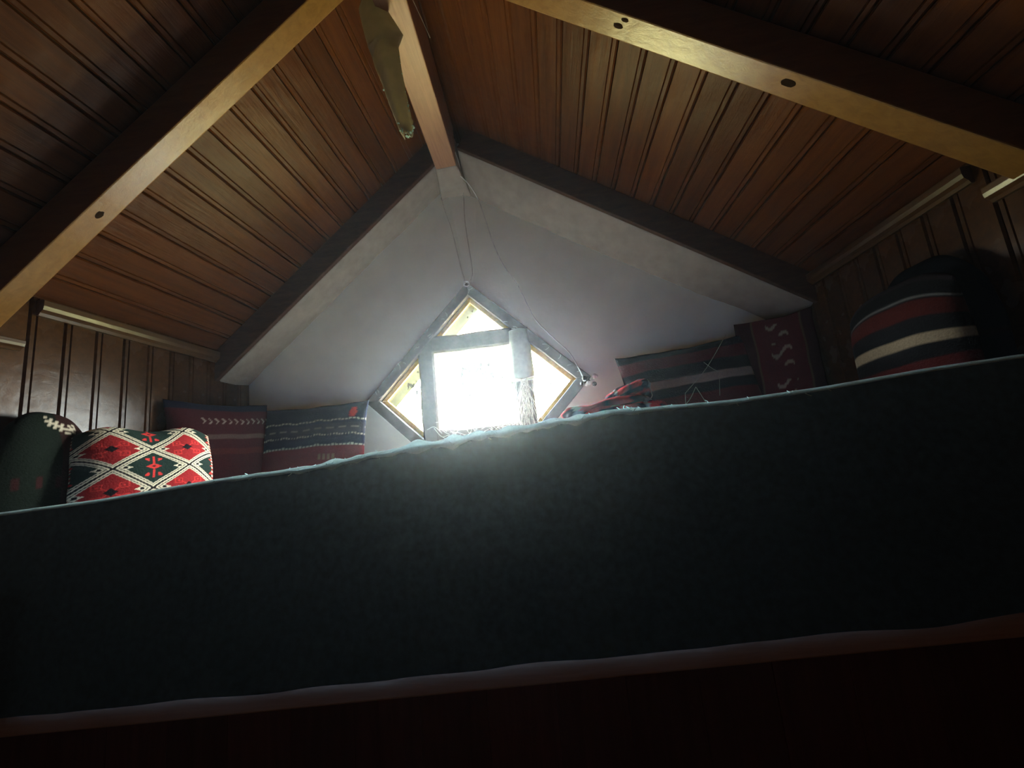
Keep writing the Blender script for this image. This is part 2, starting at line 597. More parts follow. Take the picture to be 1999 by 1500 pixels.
moulding('trim_5', XL, -1, 1.245, 2.05, 0.655, 0.712, 0.03)
moulding('trim_6', XR, 1, 1.26, 2.05, 0.665, 0.720, 0.03)
moulding('trim_7', XL, -1, YB, 1.205, 0.515, 0.55, 0.03)
moulding('trim_8', XR, 1, YB, 1.225, 0.575, 0.625, 0.03)


# ------------------------------------------------------------------ rafters, ridge beam
def rafter(side, y0, y1, x0, x1, label, rh=RH - 0.004, mat=None):
    V = []
    a, b = slope_pt(side, x0, 0), slope_pt(side, x1, 0)
    nn = (nL if side < 0 else nR) * rh
    N = 24
    Fc = []
    for i in range(N + 1):
        p = a.lerp(b, i / N)
        w = 0.0016 * noise.noise((p.x * 5, y0 * 7, side))
        for q, y in ((p, y0 + w), (p, y1 + w), (p + nn, y1 + w), (p + nn, y0 + w)):
            V.append((q.x, y, q.z + w))
    for i in range(N):
        for k in range(4):
            j = (k + 1) % 4
            Fc.append((i * 4 + k, i * 4 + j, i * 4 + 4 + j, i * 4 + 4 + k))
    Fc += [(0, 1, 2, 3), (N * 4 + 3, N * 4 + 2, N * 4 + 1, N * 4)]
    r = empty('rafter', (a.x, (y0 + y1) / 2, a.z))
    tag(r, label, 'beam', 'roof rafters')
    o = link('timber', bevel(mesh('timber', V, Fc), 0.004), mat or M['beam'], r)
    o.matrix_parent_inverse = Matrix.Translation(-Vector(r.location))
    return r


def knot(r, side, x, y, rad):
    c = slope_pt(side, x, -0.0008)
    u = uL if side < 0 else uR
    n = -(nL if side < 0 else nR)
    V = [c + Vector((0, y, 0)) + n * 0.001]
    for k in range(14):
        an = 2 * math.pi * k / 14
        rr = rad * (1 + 0.25 * noise.noise((k * 0.7, x, y)))
        V.append(c + Vector((0, y, 0)) + u * math.cos(an) * rr * 1.3 + EY * math.sin(an) * rr * 0.75)
    for k in range(14):
        V.append(V[k + 1] - n * 0.004)
    Fc = [(0, k + 1, (k + 1) % 14 + 1) for k in range(14)] + [(k + 1, (k + 1) % 14 + 1, (k + 1) % 14 + 15, k + 15) for k in range(14)]
    o = link('knot', mesh('knot', V, Fc), M['knot'], r)
    o.matrix_parent_inverse = Matrix.Translation(-Vector(r.location))


ra = rafter(-1, 1.064, 1.140, -0.375, XL, 'varnished rafter running down to the left above the patterned cushions')
knot(ra, -1, -1.36, 1.10, 0.012)
rb = rafter(1, 1.066, 1.150, -0.365, XR, 'varnished rafter running down to the right with a bright yellow sheen')
knot(rb, 1, 0.78, 1.10, 0.016)
knot(rb, 1, 0.36, 1.082, 0.009)
knot(rb, 1, 0.345, 1.105, 0.012)
rafter(-1, YT - 0.03, YT - 0.002, -0.40, XL, 'end rafter in a shaded wood tone along the left edge of the white gable', mat=M['beam_shaded'])
rafter(1, YT - 0.03, YT - 0.002, -0.34, XR, 'end rafter in a shaded wood tone along the right edge of the white gable', mat=M['beam_shaded'])

rbm = empty('ridge_beam', (-0.41, 1.6, 1.615))
tag(rbm, 'brown ridge beam running up from the peak of the gable', 'beam')
V = []
for y, cx in ((YB, -0.34), (1.175, -0.389), (YT - 0.012, -0.412)):
    for sx, z in ((-0.058, 1.615), (0.058, 1.62), (0.058, 1.86), (-0.058, 1.86)):
        V.append((cx + sx, y, z))
Fc = [(0, 1, 2, 3), (8, 9, 10, 11)] + [(r * 4 + k, r * 4 + (k + 1) % 4, r * 4 + 4 + (k + 1) % 4, r * 4 + 4 + k) for r in range(2) for k in range(4)]
o = link('timber', bevel(mesh('timber', V, Fc), 0.004), M['ridge'], rbm)
o.matrix_parent_inverse = Matrix.Translation(-Vector(rbm.location))

# ------------------------------------------------------------------ the diamond window
win = tag(empty('window_1', (WC.x, YG, WC.z - HD)), kind='structure')


def wpart(o):
    o.parent = win
    o.matrix_parent_inverse = Matrix.Translation(-Vector(win.location))
    return o


cx, cz = WC.x, WC.z
FW = 0.056                                    # frame width across
hi = HD - FW * math.sqrt(2)
T, R_, B_, L_ = (cx, cz + HD), (cx + HD, cz), (cx, cz - HD), (cx - HD, cz)
t, r, b, l = (cx, cz + hi), (cx + hi, cz), (cx, cz - hi), (cx - hi, cz)
for (p, q, p2, q2) in ((T, R_, t, r), (R_, B_, r, b), (B_, L_, b, l), (L_, T, l, t)):
    wpart(prism_y('frame_bar', [p, q, q2, p2], YG - 0.022, YG + 0.05, M['frame'], bev=0.004))
# mullions and transoms, slightly crooked old timber


def bar(name, x0, x1, z0, z1, y0, y1, seed, vertical=True, mat=None):
    N = 16
    V, Fc = [], []
    for i in range(N + 1):
        s = i / N
        j0 = 0.005 * noise.noise((s * 4, seed, 0))
        j1 = 0.005 * noise.noise((s * 4, seed, 5))
        if vertical:
            z = z0 + (z1 - z0) * s
            ring = [(x0 + j0, y0 + .012, z), (x0 + j0 + .012, y0, z), (x1 + j1 - .012, y0, z), (x1 + j1, y0 + .012, z), (x1 + j1, y1, z), (x0 + j0, y1, z)]
        else:
            x = x0 + (x1 - x0) * s
            ring = [(x, y0 + .012, z0 + j0), (x, y0, z0 + j0 + .012), (x, y0, z1 + j1 - .012), (x, y0 + .012, z1 + j1), (x, y1, z1 + j1), (x, y1, z0 + j0)]
        V += ring
    for i in range(N):
        for k in range(6):
            Fc.append((i * 6 + k, i * 6 + (k + 1) % 6, i * 6 + 6 + (k + 1) % 6, i * 6 + 6 + k))
    Fc += [tuple(range(6)), tuple(range(N * 6 + 5, N * 6 - 1, -1))]
    return wpart(link(name, mesh(name, V, Fc), mat or M['frame']))


hx = lambda x: HD - FW * 1.3 - abs(x - cx)
bar('mullion', -0.715, -0.620, cz - hx(-0.667) - .03, cz + hx(-0.667) + .03, YG - 0.012, YG + 0.045, 1)
bar('mullion', -0.174, -0.066, cz - hx(-0.12) - .03, cz + hx(-0.12) + .03, YG - 0.012, YG + 0.045, 2)
bar('transom', -0.70, -0.08, 0.627, 0.728, YG - 0.008, YG + 0.045, 3, False)
bar('transom', -0.70, -0.08, 0.070, 0.182, YG - 0.008, YG + 0.045, 4, False)
# glazing beads round the four panes
tri = {
    'top': [(cx, cz + hi), (cx - (cz + hi - 0.728), 0.728), (cx + (cz + hi - 0.728), 0.728)],
    'left': [(cx - hi, cz), (-0.715, cz + (-0.715 - cx + hi)), (-0.715, cz - (-0.715 - cx + hi))],
    'right': [(cx + hi, cz), (-0.066, cz + (cx + hi + 0.066)), (-0.066, cz - (cx + hi + 0.066))],
    'bottom': [(cx, cz - hi), (cx - (0.07 - cz + hi), 0.07), (cx + (0.07 - cz + hi), 0.07)],
}


def bead(p, q, inside, w=0.024):
    p, q, c = Vector((p[0], 0, p[1])), Vector((q[0], 0, q[1])), Vector((inside[0], 0, inside[1]))
    d = (q - p).normalized()
    n = Vector((-d.z, 0, d.x))
    if (c - p).dot(n) < 0:
        n = -n
    poly = [p - n * .002, q - n * .002, q - d * w + n * w, p + d * w + n * w]
    wpart(prism_y('glazing_bead', [(v.x, v.z) for v in poly], YG + 0.020, YG + 0.040, M['bead'], bev=0.003))


for k, (a, c, d) in tri.items():
    ins = ((a[0] + c[0] + d[0]) / 3, (a[1] + c[1] + d[1]) / 3)
    bead(a, c, ins)
    bead(a, d, ins)
    g = wpart(prism_y('pane', [a, c, d], YG + 0.040, YG + 0.043, M['glass']))
wpart(prism_y('pane', [(-0.625, 0.175), (-0.17, 0.175), (-0.17, 0.632), (-0.625, 0.632)], YG + 0.040, YG + 0.043, M['glass']))
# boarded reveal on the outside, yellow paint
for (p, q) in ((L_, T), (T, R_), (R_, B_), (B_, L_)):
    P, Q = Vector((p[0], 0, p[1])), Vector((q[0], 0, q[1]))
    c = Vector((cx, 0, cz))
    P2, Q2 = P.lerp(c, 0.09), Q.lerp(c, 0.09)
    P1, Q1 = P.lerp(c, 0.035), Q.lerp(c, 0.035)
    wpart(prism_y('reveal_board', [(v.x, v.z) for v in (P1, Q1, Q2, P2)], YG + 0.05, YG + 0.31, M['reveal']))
# wrap of faded cloth round the upper half of the right mullion
sv, sf = tube_data([(-0.120, YG + 0.008, z) for z in (0.70, 0.62, 0.52, 0.44, 0.41, 0.405)], [0.058, 0.060, 0.063, 0.066, 0.062, 0.05], 20)
wpart(link('cloth_wrap', mesh('cloth_wrap', sv, sf), M['sleeve'], smooth=True))
rv, rf = tube_data([(-0.120 + 0.068 * math.cos(a), YG + 0.008 - 0.068 * math.sin(a), 0.415 + 0.006 * math.sin(3 * a)) for a in [i * math.pi / 14 for i in range(15)]], 0.004, 6)
wpart(link('wrap_string', mesh('wrap_string', rv, rf), M['cable'], smooth=True))

# ------------------------------------------------------------------ loft floor, benches, lower room shell
box_loft = tag(box('floor', XL, XR, 1.062, YG, -0.58, -0.53, M['loft']), kind='structure')
tag(box('floor', XL - 0.1, XR + 0.1, YB, YG + 0.1, FLOOR - 0.05, FLOOR, M['floor']), kind='structure')
tag(box('wall_front', XL - 0.1, XR + 0.1, YB - 0.06, YB, FLOOR, 2.0, M['room']), kind='structure')


def bench(x0, x1, y0, y1, label):
    e = empty('bench', ((x0 + x1) / 2, (y0 + y1) / 2, -0.53))
    tag(e, label, 'bench')
    for nm, args, mt, bv in (('base', (x0, x1, y0, y1, -0.53, -0.27), M['bench'], 0.004), ('seat_pad', (x0 + .004, x1 - .004, y0 + .004, y1 - .004, -0.27, -0.15), M['pad'], 0.03)):
        o = box(nm, *args, mt, bev=bv)
        o.parent = e
        o.matrix_parent_inverse = Matrix.Translation(-Vector(e.location))


bench(XL + .005, XR - .005, 1.78, YG - .005, 'bench with a cream light-bouncing pad below the diamond window behind the blue curtain')
bench(XL + .005, -1.26, 1.10, 1.775, 'bench with a cream light-bouncing pad along the left plank wall under the patterned cushions')
bench(0.88, XR - .005, 1.10, 1.775, 'bench with a cream light-bouncing pad along the right plank wall under the striped cushion')

# dark red boarding under the loft edge
low = tag(empty('wall_lower', (0, 1.04, FLOOR)), kind='structure')
w = 0.155
k = 0
x = XL
while x < XR - 0.01:
    x1 = min(x + w, XR)
    o = box('board', x, x1, 1.022, 1.045, FLOOR, -0.490 + 0.037 * x, M['redwood'], bev=0.002)
    o.parent = low
    o.matrix_parent_inverse = Matrix.Translation(-Vector(low.location))
    x += w
o = box('backing_boards', XL, XR, 1.046, 1.061, FLOOR, -0.53, M['backing'])
o.parent = low
o.matrix_parent_inverse = Matrix.Translation(-Vector(low.location))
# loft edge rail, a little out of level
V = []
for x in (XL, XR):
    zb = -0.485 + 0.037 * x
    V += [(x, 0.985, zb), (x, 1.022, zb), (x, 1.022, zb + 0.055), (x, 0.985, zb + 0.055)]
rail = link('edge_rail', bevel(mesh('edge_rail', V, [(0, 1, 2, 3), (7, 6, 5, 4), (0, 1, 5, 4), (1, 2, 6, 5), (2, 3, 7, 6), (3, 0, 4, 7)]), 0.004), M['rail'])
tag(rail, 'brown wooden rail along the loft edge below the blue curtain', 'rail')

# ------------------------------------------------------------------ curtain with its frayed top hem
EDGE = [(-1.80, -0.030), (-1.491, -0.017), (-1.19, -0.008), (-0.859, 0.013), (-0.596, 0.021), (-0.314, 0.047), (-0.018, 0.066), (0.157, 0.079), (0.30, 0.0745), (0.418, 0.073), (0.627, 0.081), (0.854, 0.097), (1.07, 0.106), (1.36, 0.120)]


def edge_z(x):
    for (a, za), (b, zb) in zip(EDGE, EDGE[1:]):
        if x <= b:
            s = (x - a) / (b - a)
            return za + (zb - za) * s
    return EDGE[-1][1]


def ruffle(x):
    """amount of looseness of the hem: strongest in the middle"""
    return math.exp(-((x + 0.22) / 0.42) ** 2)


YC = 1.02


def curtain_pt(x, s):
    """s = 0 at the hem, 1 at the bottom"""
    zt = edge_z(x) + ruffle(x) * 0.006 * noise.noise((x * 26, 1.3, 0))
    zb = -0.438 + 0.037 * x + 0.008 * noise.noise((x * 5, 8, 0))
    fold = 0.010 * noise.noise((x * 5.0, s * 0.7, 3)) + 0.005 * noise.noise((x * 17, s * 1.2, 9)) * (1 - 0.5 * s)
    y = YC - 0.012 + fold * (1 - 0.6 * s) - 0.036 * s
    return Vector((x, y, zt + (zb - zt) * s))


cur = empty('curtain', (-0.2, YC, -0.5))
tag(cur, 'long dark blue cloth stretched across the loft front with a frayed top edge paled as if lit by the window', 'curtain')
NX, NS = 260, 26
xs = [XL + 0.012 + (XR - XL - 0.024) * i / NX for i in range(NX + 1)]
V = [curtain_pt(x, s / NS) for s in range(NS + 1) for x in xs]
Fc = [(s * (NX + 1) + i, s * (NX + 1) + i + 1, (s + 1) * (NX + 1) + i + 1, (s + 1) * (NX + 1) + i) for s in range(NS) for i in range(NX)]
o = link('cloth', mesh('cloth', V, Fc), M['curtain'], smooth=True)
o.parent = cur
o.matrix_parent_inverse = Matrix.Translation(-Vector(cur.location))
# hem: the cloth turned over backwards, ruffled
NX = 520
V, Fc = [], []
for i in range(NX + 1):
    x = XL + 0.012 + (XR - XL - 0.024) * i / NX
    r_ = ruffle(x)
    p = curtain_pt(x, 0)
    h = 0.007 + r_ * (0.006 + 0.020 * max(0, noise.noise((x * 23, 0.2, 4)) + 0.15))
    n1 = noise.noise((x * 60, 2, 6)) * 0.003 * r_
    V += [p + Vector((0, -0.003 - r_ * 0.004, -h * 0.75 + n1)), p + Vector((0, -0.004, h * 0.25)), p + Vector((0, 0.003, h * 0.6)), p + Vector((0, 0.02, h * 0.45)), p + Vector((0, 0.045, -0.004 + n1))]
for i in range(NX):
    for k in range(4):
        Fc.append((i * 5 + k, i * 5 + k + 1, i * 5 + k + 6, i * 5 + k + 5))
o = link('frayed_hem', mesh('frayed_hem', V, Fc), M['hem'], smooth=True)
o.parent = cur
o.matrix_parent_inverse = Matrix.Translation(-Vector(cur.location))
# loose threads
parts = []
for i in range(230):
    x = random.gauss(-0.2, 0.36)
    if not XL + 0.05 < x < XR - 0.05:
        continue
    p = curtain_pt(x, 0) + Vector((0, random.uniform(-.006, .004), random.uniform(-.006, .005)))
    d = Vector((random.uniform(-.012, .012), random.uniform(-.004, .002), random.choice((-1, -1, 1)) * random.uniform(.002, .009)))
    parts.append(tube_data([p, p + d * .5 + Vector((random.uniform(-.003, .003), 0, 0)), p + d], 0.0008, 4))
o = link('loose_threads', mesh('loose_threads', *join_data(parts)), M['hem'])
o.parent = cur
o.matrix_parent_inverse = Matrix.Translation(-Vector(cur.location))
o['kind'] = 'stuff'

# ------------------------------------------------------------------ cushions
RED, DRED, CREAM, BLACK, GREEN, NAVY, MAROON, BROWN = ((0.62, 0.045, 0.04), (0.30, 0.02, 0.022), (0.80, 0.70, 0.50), (0.014, 0.011, 0.013), (0.018, 0.032, 0.026), (0.018, 0.020, 0.040), (0.13, 0.022, 0.028), (0.10, 0.045, 0.03))


def pat_lattice(u, v):
    # net of diamonds outlined by a double cream line, woven stepped motifs inside
    if u > 0.965:
        return CREAM if int(v * 46) % 2 else DRED
    U, W = u * 1.9 + 0.10, v * 2.5 + 0.18
    a, b = U + W, U - W
    fa, fb = a - math.floor(a), b - math.floor(b)
    ia, ib = math.floor(a), math.floor(b)
    da, db = min(fa, 1 - fa), min(fb, 1 - fb)
    lx, ly = (fa + fb - 1), (fa - fb)             # local coordinates, -1..1, the cell is |lx| + |ly| < 1
    d = min(da, db)
    ax, ay = abs(lx), abs(ly)
    if ax > 0.93 and ay < 0.14:
        return BLACK
    if d < 0.022:
        return BLACK
    if d < 0.058:
        return CREAM
    if d < 0.074:
        return BLACK
    if d < 0.100:
        return CREAM
    # arrow heads at the side corners
    if ax > 0.52:
        e = ay - (ax - 0.52) * 0.55
        if e < 0.0:
            return BLACK if (0.66 < ax < 0.76 and ay < 0.045) else CREAM
    row = (ia - ib)
    red = row % 2 == 0
    base, mot = (DRED, RED) if red else (GREEN, RED)
    if red:
        if ax + ay < 0.17:
            return BLACK
        for qx, qy in ((0.30, 0.26), (-0.30, 0.26), (0.30, -0.26), (-0.30, -0.26)):
            m = max(abs(lx - qx), abs(ly - qy))
            if 0.085 < m < 0.12 or m < 0.035:
                return RED
        if abs(ax - ay * 1.0) < 0.03 and ax + ay < 0.45:
            return RED
        return base
    if ax * 0.8 + ay < 0.17:
        return BLACK if ax * 0.8 + ay < 0.05 else mot
    if ax < 0.03 and 0.17 < ay < 0.55:
        return mot
    if 0.30 < ay < 0.46 and 0.12 < ax < 0.24 and ax - 0.12 < (ay - 0.28):
        return mot
    return base


def pat_dash(u, v):
    c = NAVY
    if 0.30 < v < 0.52:
        c = MAROON
    if 0.66 < v < 0.76:
        c = (0.035, 0.035, 0.05)
    wob = 0.004 * math.sin(u * 40)
    for vl, den in ((0.19, 34), (0.28, 30), (0.53, 30), (0.64, 38), (0.80, 30)):
        if abs(v - vl + wob) < 0.009 and (u * den) % 1 < 0.55:
            return (0.45, 0.40, 0.34)
    if 0.70 < v < 0.725 and (u * 9) % 1 < 0.6:
        return (0.25, 0.22, 0.2)
    if 0.85 < u < 0.93 and 0.82 < v < 0.93 and abs((u - 0.89) * 2) + abs(v - .875) * .8 < 0.075 + 0.02 * math.sin(v * 300):
        return RED
    if 0.38 < v < 0.44 and 0.60 < u < 0.78 and (u * 23) % 1 < 0.6:
        return (0.22, 0.12, 0.08)
    if v < 0.06:
        return BROWN
    return c


def pat_chev(u, v):
    c = (0.075, 0.018, 0.024)
    if v > 0.93 or v < 0.05:
        return NAVY
    if 0.79 < v < 0.85 and u > 0.25:
        p = (u * 16) % 1
        e = abs(v - 0.82) / 0.03
        if abs(p - (0.75 - 0.5 * e)) < 0.14:
            return (0.42, 0.34, 0.30)
    if 0.655 < v < 0.70 and 0.3 < u < 0.94:
        return (0.16, 0.10, 0.09)
    if 0.5 < v < 0.56:
        return (0.11, 0.028, 0.03)
    if 0.25 < v < 0.28:
        return BLACK
    return c


def pat_stripe_shaded(u, v):  # weave colours dimmed to carry the gloom of the right side
    if v > 0.96:
        return BLACK
    for a, b, c in ((0.86, 0.872, (0.07, 0.07, 0.07)), (0.745, 0.845, (0.036, 0.007, 0.006)), (0.575, 0.640, (0.17, 0.13, 0.085)), (0.36, 0.49, (0.045, 0.008, 0.008)), (0.235, 0.25, (0.11, 0.10, 0.08)), (0.10, 0.2, (0.05, 0.01, 0.01))):
        if a < v < b:
            return c
    return (0.006, 0.006, 0.007)


def pat_wide_stripe(u, v):
    if v > 0.965:
        return NAVY
    for a, b, c in ((0.80, 0.925, (0.15, 0.035, 0.05)), (0.615, 0.695, (0.50, 0.40, 0.34)), (0.40, 0.53, (0.13, 0.022, 0.032)), (0.1, 0.2, (0.2, 0.03, 0.03))):
        if a < v < b:
            return c
    return (0.018, 0.014, 0.024)


def pat_hook(u, v):
    if u < 0.22 or u > 0.86:
        return (0.05, 0.013, 0.018)
    if 0.22 <= u < 0.25 or 0.83 < u <= 0.86:
        return (0.14, 0.08, 0.06)
    x, y = (u - 0.54) / 0.13, (v * 9) % 1
    if (0.30 < v < 0.52 or 0.62 < v < 0.8 or 0.84 < v < 0.94) and abs(x) < 1:
        s = 0.5 + 0.32 * math.sin(x * 2.6)
        if abs(y - s) < 0.13:
            return (0.42, 0.30, 0.24)
    return (0.12, 0.022, 0.03)


def pat_dusk(u, v):
    # dark green and brown with one cream zigzag near the top
    c = (0.007, 0.010, 0.007) if u < 0.55 else (0.022, 0.009, 0.008)
    e = abs((v - 0.86) - 0.10 * (0.5 - abs((u * 1.6) % 1 - 0.5)) * 2)
    if 0.42 < u < 0.72:
        if e < 0.012 or 0.026 < e < 0.036:
            return (0.45, 0.38, 0.28)
    if 0.4 < v < 0.5 and (u * 6) % 1 < 0.3:
        return (0.03, 0.01, 0.01)
    return c


def pat_night(u, v):
    if 0.5 < v < 0.56 or 0.2 < v < 0.24:
        return (0.008, 0.005, 0.006)
    return (0.004, 0.005, 0.009)


def cushion_mesh(name, w, h, t, pat, n=40, pinch=0.06, seed=0, dent=0.0, slump=0.0):
    V, Fc, cols = [], [], []
    for side in (-1, 1):
        for j in range(n + 1):
            for i in range(n + 1):
                a, b = 2 * i / n - 1, 2 * j / n - 1
                e = max(0.0, (1 - abs(a) ** 2.6)) ** 0.55 * max(0.0, (1 - abs(b) ** 2.6)) ** 0.55
                x = a * (w / 2) * (1 - pinch * (1 - b * b))
                z = b * (h / 2) * (1 - pinch * (1 - a * a))
                top = max(0, b)
                z -= dent * top * math.exp(-(a / 0.45) ** 2) * h
                z -= slump * top * abs(a) ** 3 * h
                x *= 1 - 0.5 * slump * top ** 2
                y = side * (t / 2) * e
                y += 0.010 * e * noise.noise((x * 7 + seed, z * 7, side * 3 + seed))
                x += 0.006 * noise.noise((z * 9, seed, 3))
                z += 0.006 * noise.noise((x * 9, seed, 8))
                V.append((x, y, z + h / 2))
                cols.append(pat(i / n if side < 0 else 1 - i / n, j / n))
        o0 = (0 if side < 0 else (n + 1) ** 2)
        for j in range(n):
            for i in range(n):
                q = o0 + j * (n + 1) + i
                f = (q, q + 1, q + n + 2, q + n + 1)
                Fc.append(f if side < 0 else f[::-1])
    me = bpy.data.meshes.new(name)
    me.from_pydata(V, [], Fc)
    at = me.color_attributes.new('weave', 'FLOAT_COLOR', 'POINT')
    for i, c in enumerate(cols):
        at.data[i].color = (*c, 1)
    bm = bmesh.new()
    bm.from_mesh(me)
    bmesh.ops.remove_doubles(bm, verts=bm.verts, dist=0.0004)
    bm.to_mesh(me)
    bm.free()
    me.materials.append(M['weave'])
    for p in me.polygons:
        p.use_smooth = True
    return me


def cushion(p_left, p_right, zb, h, t, lean, pat, label, n=40, tilt=0, seed=0, pinch=0.06, dent=0.0, slump=0.0):
    a, b = Vector((*p_left, 0)), Vector((*p_right, 0))
    w = (b - a).length
    ang = math.atan2(b.y - a.y, b.x - a.x)
    c = (a + b) / 2
    e = bpy.data.objects.new('cushion', cushion_mesh('cushion', w, h, t, pat, n, pinch, seed, dent, slump))
    C.objects.link(e)
    e.matrix_world = (Matrix.Translation((c.x, c.y, zb)) @ Matrix.Rotation(ang, 4, 'Z') @
                      Matrix.Rotation(math.radians(-lean), 4, 'X') @ Matrix.Rotation(math.radians(tilt), 4, 'Y'))
    tag(e, label, 'cushion', 'woven cushions on the loft bench')
    return e


cushion((-1.585, 1.25), (-1.40, 1.665), -0.135, 0.42, 0.15, 12, pat_lattice, 'red and dark green cushion with a cream diamond net pattern, at the left', 190, 0, 1, 0.05, 0.08, 0.15)
cushion((-1.69, 1.10), (-1.675, 1.42), -0.135, 0.44, 0.11, 3, pat_dusk, 'dark cushion with a small cream zigzag at the far left edge', 60, 0, 2, 0.0, 0.0, 0.32)
cushion((-1.69, 1.70), (-1.50, 2.14), -0.135, 0.55, 0.12, 5, pat_chev, 'dark maroon cushion with a row of small chevrons behind the diamond-patterned one', 90, 0, 3)
cushion((-1.555, 2.05), (-0.97, 2.09), -0.135, 0.53, 0.13, 12, pat_dash, 'dark navy cushion with dashed white lines left of the diamond window', 120, 0, 4, 0.05)
cushion((0.42, 2.09), (1.08, 2.07), -0.118, 0.61, 0.14, 12, pat_wide_stripe, 'dark purple cushion with one beige stripe right of the diamond window', 80, -4, 5, 0.05)
cushion((1.00, 2.19), (1.30, 2.03), -0.135, 0.70, 0.10, 3, pat_hook, 'tall dark red cushion with hook motifs standing in the right corner', 80, 0, 6, 0.04)
cushion((1.155, 1.63), (1.185, 1.21), -0.135, 0.58, 0.13, 2, pat_stripe_shaded, 'black and red cushion with a cream stripe at the right plank wall', 80, -3, 7, 0.05, 0.0, 0.12)
cushion((1.285, 1.68), (1.285, 1.22), -0.135, 0.66, 0.09, 0, pat_night, 'black cushion rising behind the striped one at the far right', 40, 0, 8, 0.08, 0.0, 0.25)


# ------------------------------------------------------------------ crumpled blanket beside the window
def pat_blanket(u, v):
    a, b = (u * 2.6) % 1, (v * 1.7) % 1
    if a < 0.16:
        return (0.42, 0.46, 0.52) if b < 0.55 else (0.55, 0.53, 0.45)
    if a < 0.55:
        return (0.66, 0.055, 0.06) if b > 0.30 else (0.05, 0.025, 0.04)
    return (0.030, 0.022, 0.040) if b < 0.75 else (0.35, 0.03, 0.04)


def blanket_lump(cx_, cy_, zb, w, d, h, seed, slope=0.0, n=60):
    V, Fc, cols = [], [], []
    for j in range(n + 1):
        ph = math.pi * j / n - math.pi / 2
        for i in range(n):
            th = 2 * math.pi * i / n
            sg = lambda q, e: math.copysign(abs(q) ** e, q)
            x = sg(math.cos(ph), 0.45) * sg(math.cos(th), 0.45)
            y = sg(math.cos(ph), 0.45) * sg(math.sin(th), 0.45)
            z = sg(math.sin(ph), 0.6)
            k = 1 + 0.16 * noise.noise((x * 1.7 + seed, y * 1.7, z * 1.7)) + 0.07 * noise.noise((x * 4 + seed, y * 4, z * 4))
            V.append((cx_ + x * w / 2 * k, cy_ + y * d / 2 * k, zb + h / 2 + z * h / 2 * k + slope * x))
            cols.append(pat_blanket((x + 1) / 2 + 0.1 * seed, (z + 1) * 0.5 + (y + 1) * 0.5 + 0.05 * noise.noise((x * 2, y * 2, seed))))
    for j in range(n):
        for i in range(n):
            i2 = (i + 1) % n
            Fc.append((j * n + i, j * n + i2, (j + 1) * n + i2, (j + 1) * n + i))
    return V, Fc, cols


bl = empty('blanket', (0.25, 1.93, -0.15))
tag(bl, 'crumpled red, black and grey checked blanket below the window corner', 'blanket')
for nm, args in (('lower_fold', (0.24, 1.93, -0.125, 0.44, 0.30, 0.235, 1.0, 0.01)), ('upper_fold', (0.25, 1.92, 0.06, 0.40, 0.26, 0.14, 2.3, 0.02)), ('front_fold', (0.32, 1.80, 0.02, 0.34, 0.10, 0.15, 4.1, 0.012)), ('end_fold', (0.37, 1.96, 0.14, 0.20, 0.18, 0.13, 6.2, 0.03))):
    V, Fc, cols = blanket_lump(*args)
    me = mesh(nm, V, Fc)
    at = me.color_attributes.new('weave', 'FLOAT_COLOR', 'POINT')
    for i, c in enumerate(cols):
        at.data[i].color = (*c, 1)
    o = link(nm, me, M['weave'], bl, smooth=True)
    o.matrix_parent_inverse = Matrix.Translation(-Vector(bl.location))

# ------------------------------------------------------------------ torn sheet hanging from the ridge beam
L_edge = [(-0.50, 1.72), (-0.520, 1.66), (-0.500, 1.53), (-0.485, 1.445), (-0.462, 1.37), (-0.440, 1.28), (-0.420, 1.21), (-0.407, 1.165), (-0.392, 1.135)]
R_edge = [(-0.43, 1.72), (-0.424, 1.65), (-0.362, 1.515), (-0.384, 1.475), (-0.380, 1.39), (-0.372, 1.30), (-0.366, 1.24), (-0.356, 1.185), (-0.361, 1.135)]


def interp(tab, s):
    k = s * (len(tab) - 1)
    i = min(int(k), len(tab) - 2)
    f = k - i
    return [tab[i][c] + (tab[i + 1][c] - tab[i][c]) * f for c in (0, 1)]


NR_, NC_ = 80, 14
V, Fc = [], []
for j in range(NR_ + 1):
    s = j / NR_
    a, b = interp(L_edge, s), interp(R_edge, s)
    for i in range(NC_ + 1):
        f = i / NC_
        x, z = a[0] + (b[0] - a[0]) * f, a[1] + (b[1] - a[1]) * f
        fray = 0.004 * noise.noise((z * 80, f * 3, 0)) * (s ** 2)
        y = 1.20 + 0.018 * math.cos(f * math.pi * 1.6 + s * 2) + 0.012 * noise.noise((x * 10, z * 6, 2)) + 0.03 * (1 - f) ** 3 * (s > 0.3) + 0.05 * s
        V.append((x + fray, y, z))
for j in range(NR_):
    for i in range(NC_):
        q = j * (NC_ + 1) + i
        Fc.append((q, q + 1, q + NC_ + 2, q + NC_ + 1))
rag = empty('torn_sheet', (-0.43, 1.20, 1.86))
tag(rag, 'torn grey strip of sheeting hanging from the ridge beam', 'cloth')
o = link('sheet', mesh('sheet', V, Fc), M['rag'], rag, smooth=True)
o.matrix_parent_inverse = Matrix.Translation(-Vector(rag.location))
sm = o.modifiers.new('thickness', 'SOLIDIFY')
sm.thickness = 0.0015
parts = []
for i in range(46):
    f = random.random()
    if i < 34:
        p = Vector((-0.402 + 0.05 * f, 1.25 + random.uniform(-.015, .02), 1.14 + 0.03 * (2 * f - 1) ** 2 + random.uniform(-.004, .004)))
    else:
        s = random.uniform(0.35, 0.95)
        q = interp(random.choice((L_edge, R_edge)), s)
        p = Vector((q[0], 1.215 + .04 * s, q[1]))
    r0 = random.uniform(0.0015, 0.0038)
    pts = [p + Vector((random.uniform(-1, 1), random.uniform(-1, 1), random.uniform(-1, 1))) * r0 for _ in range(4)]
    parts.append(tube_data(pts, r0 * 0.7, 5))
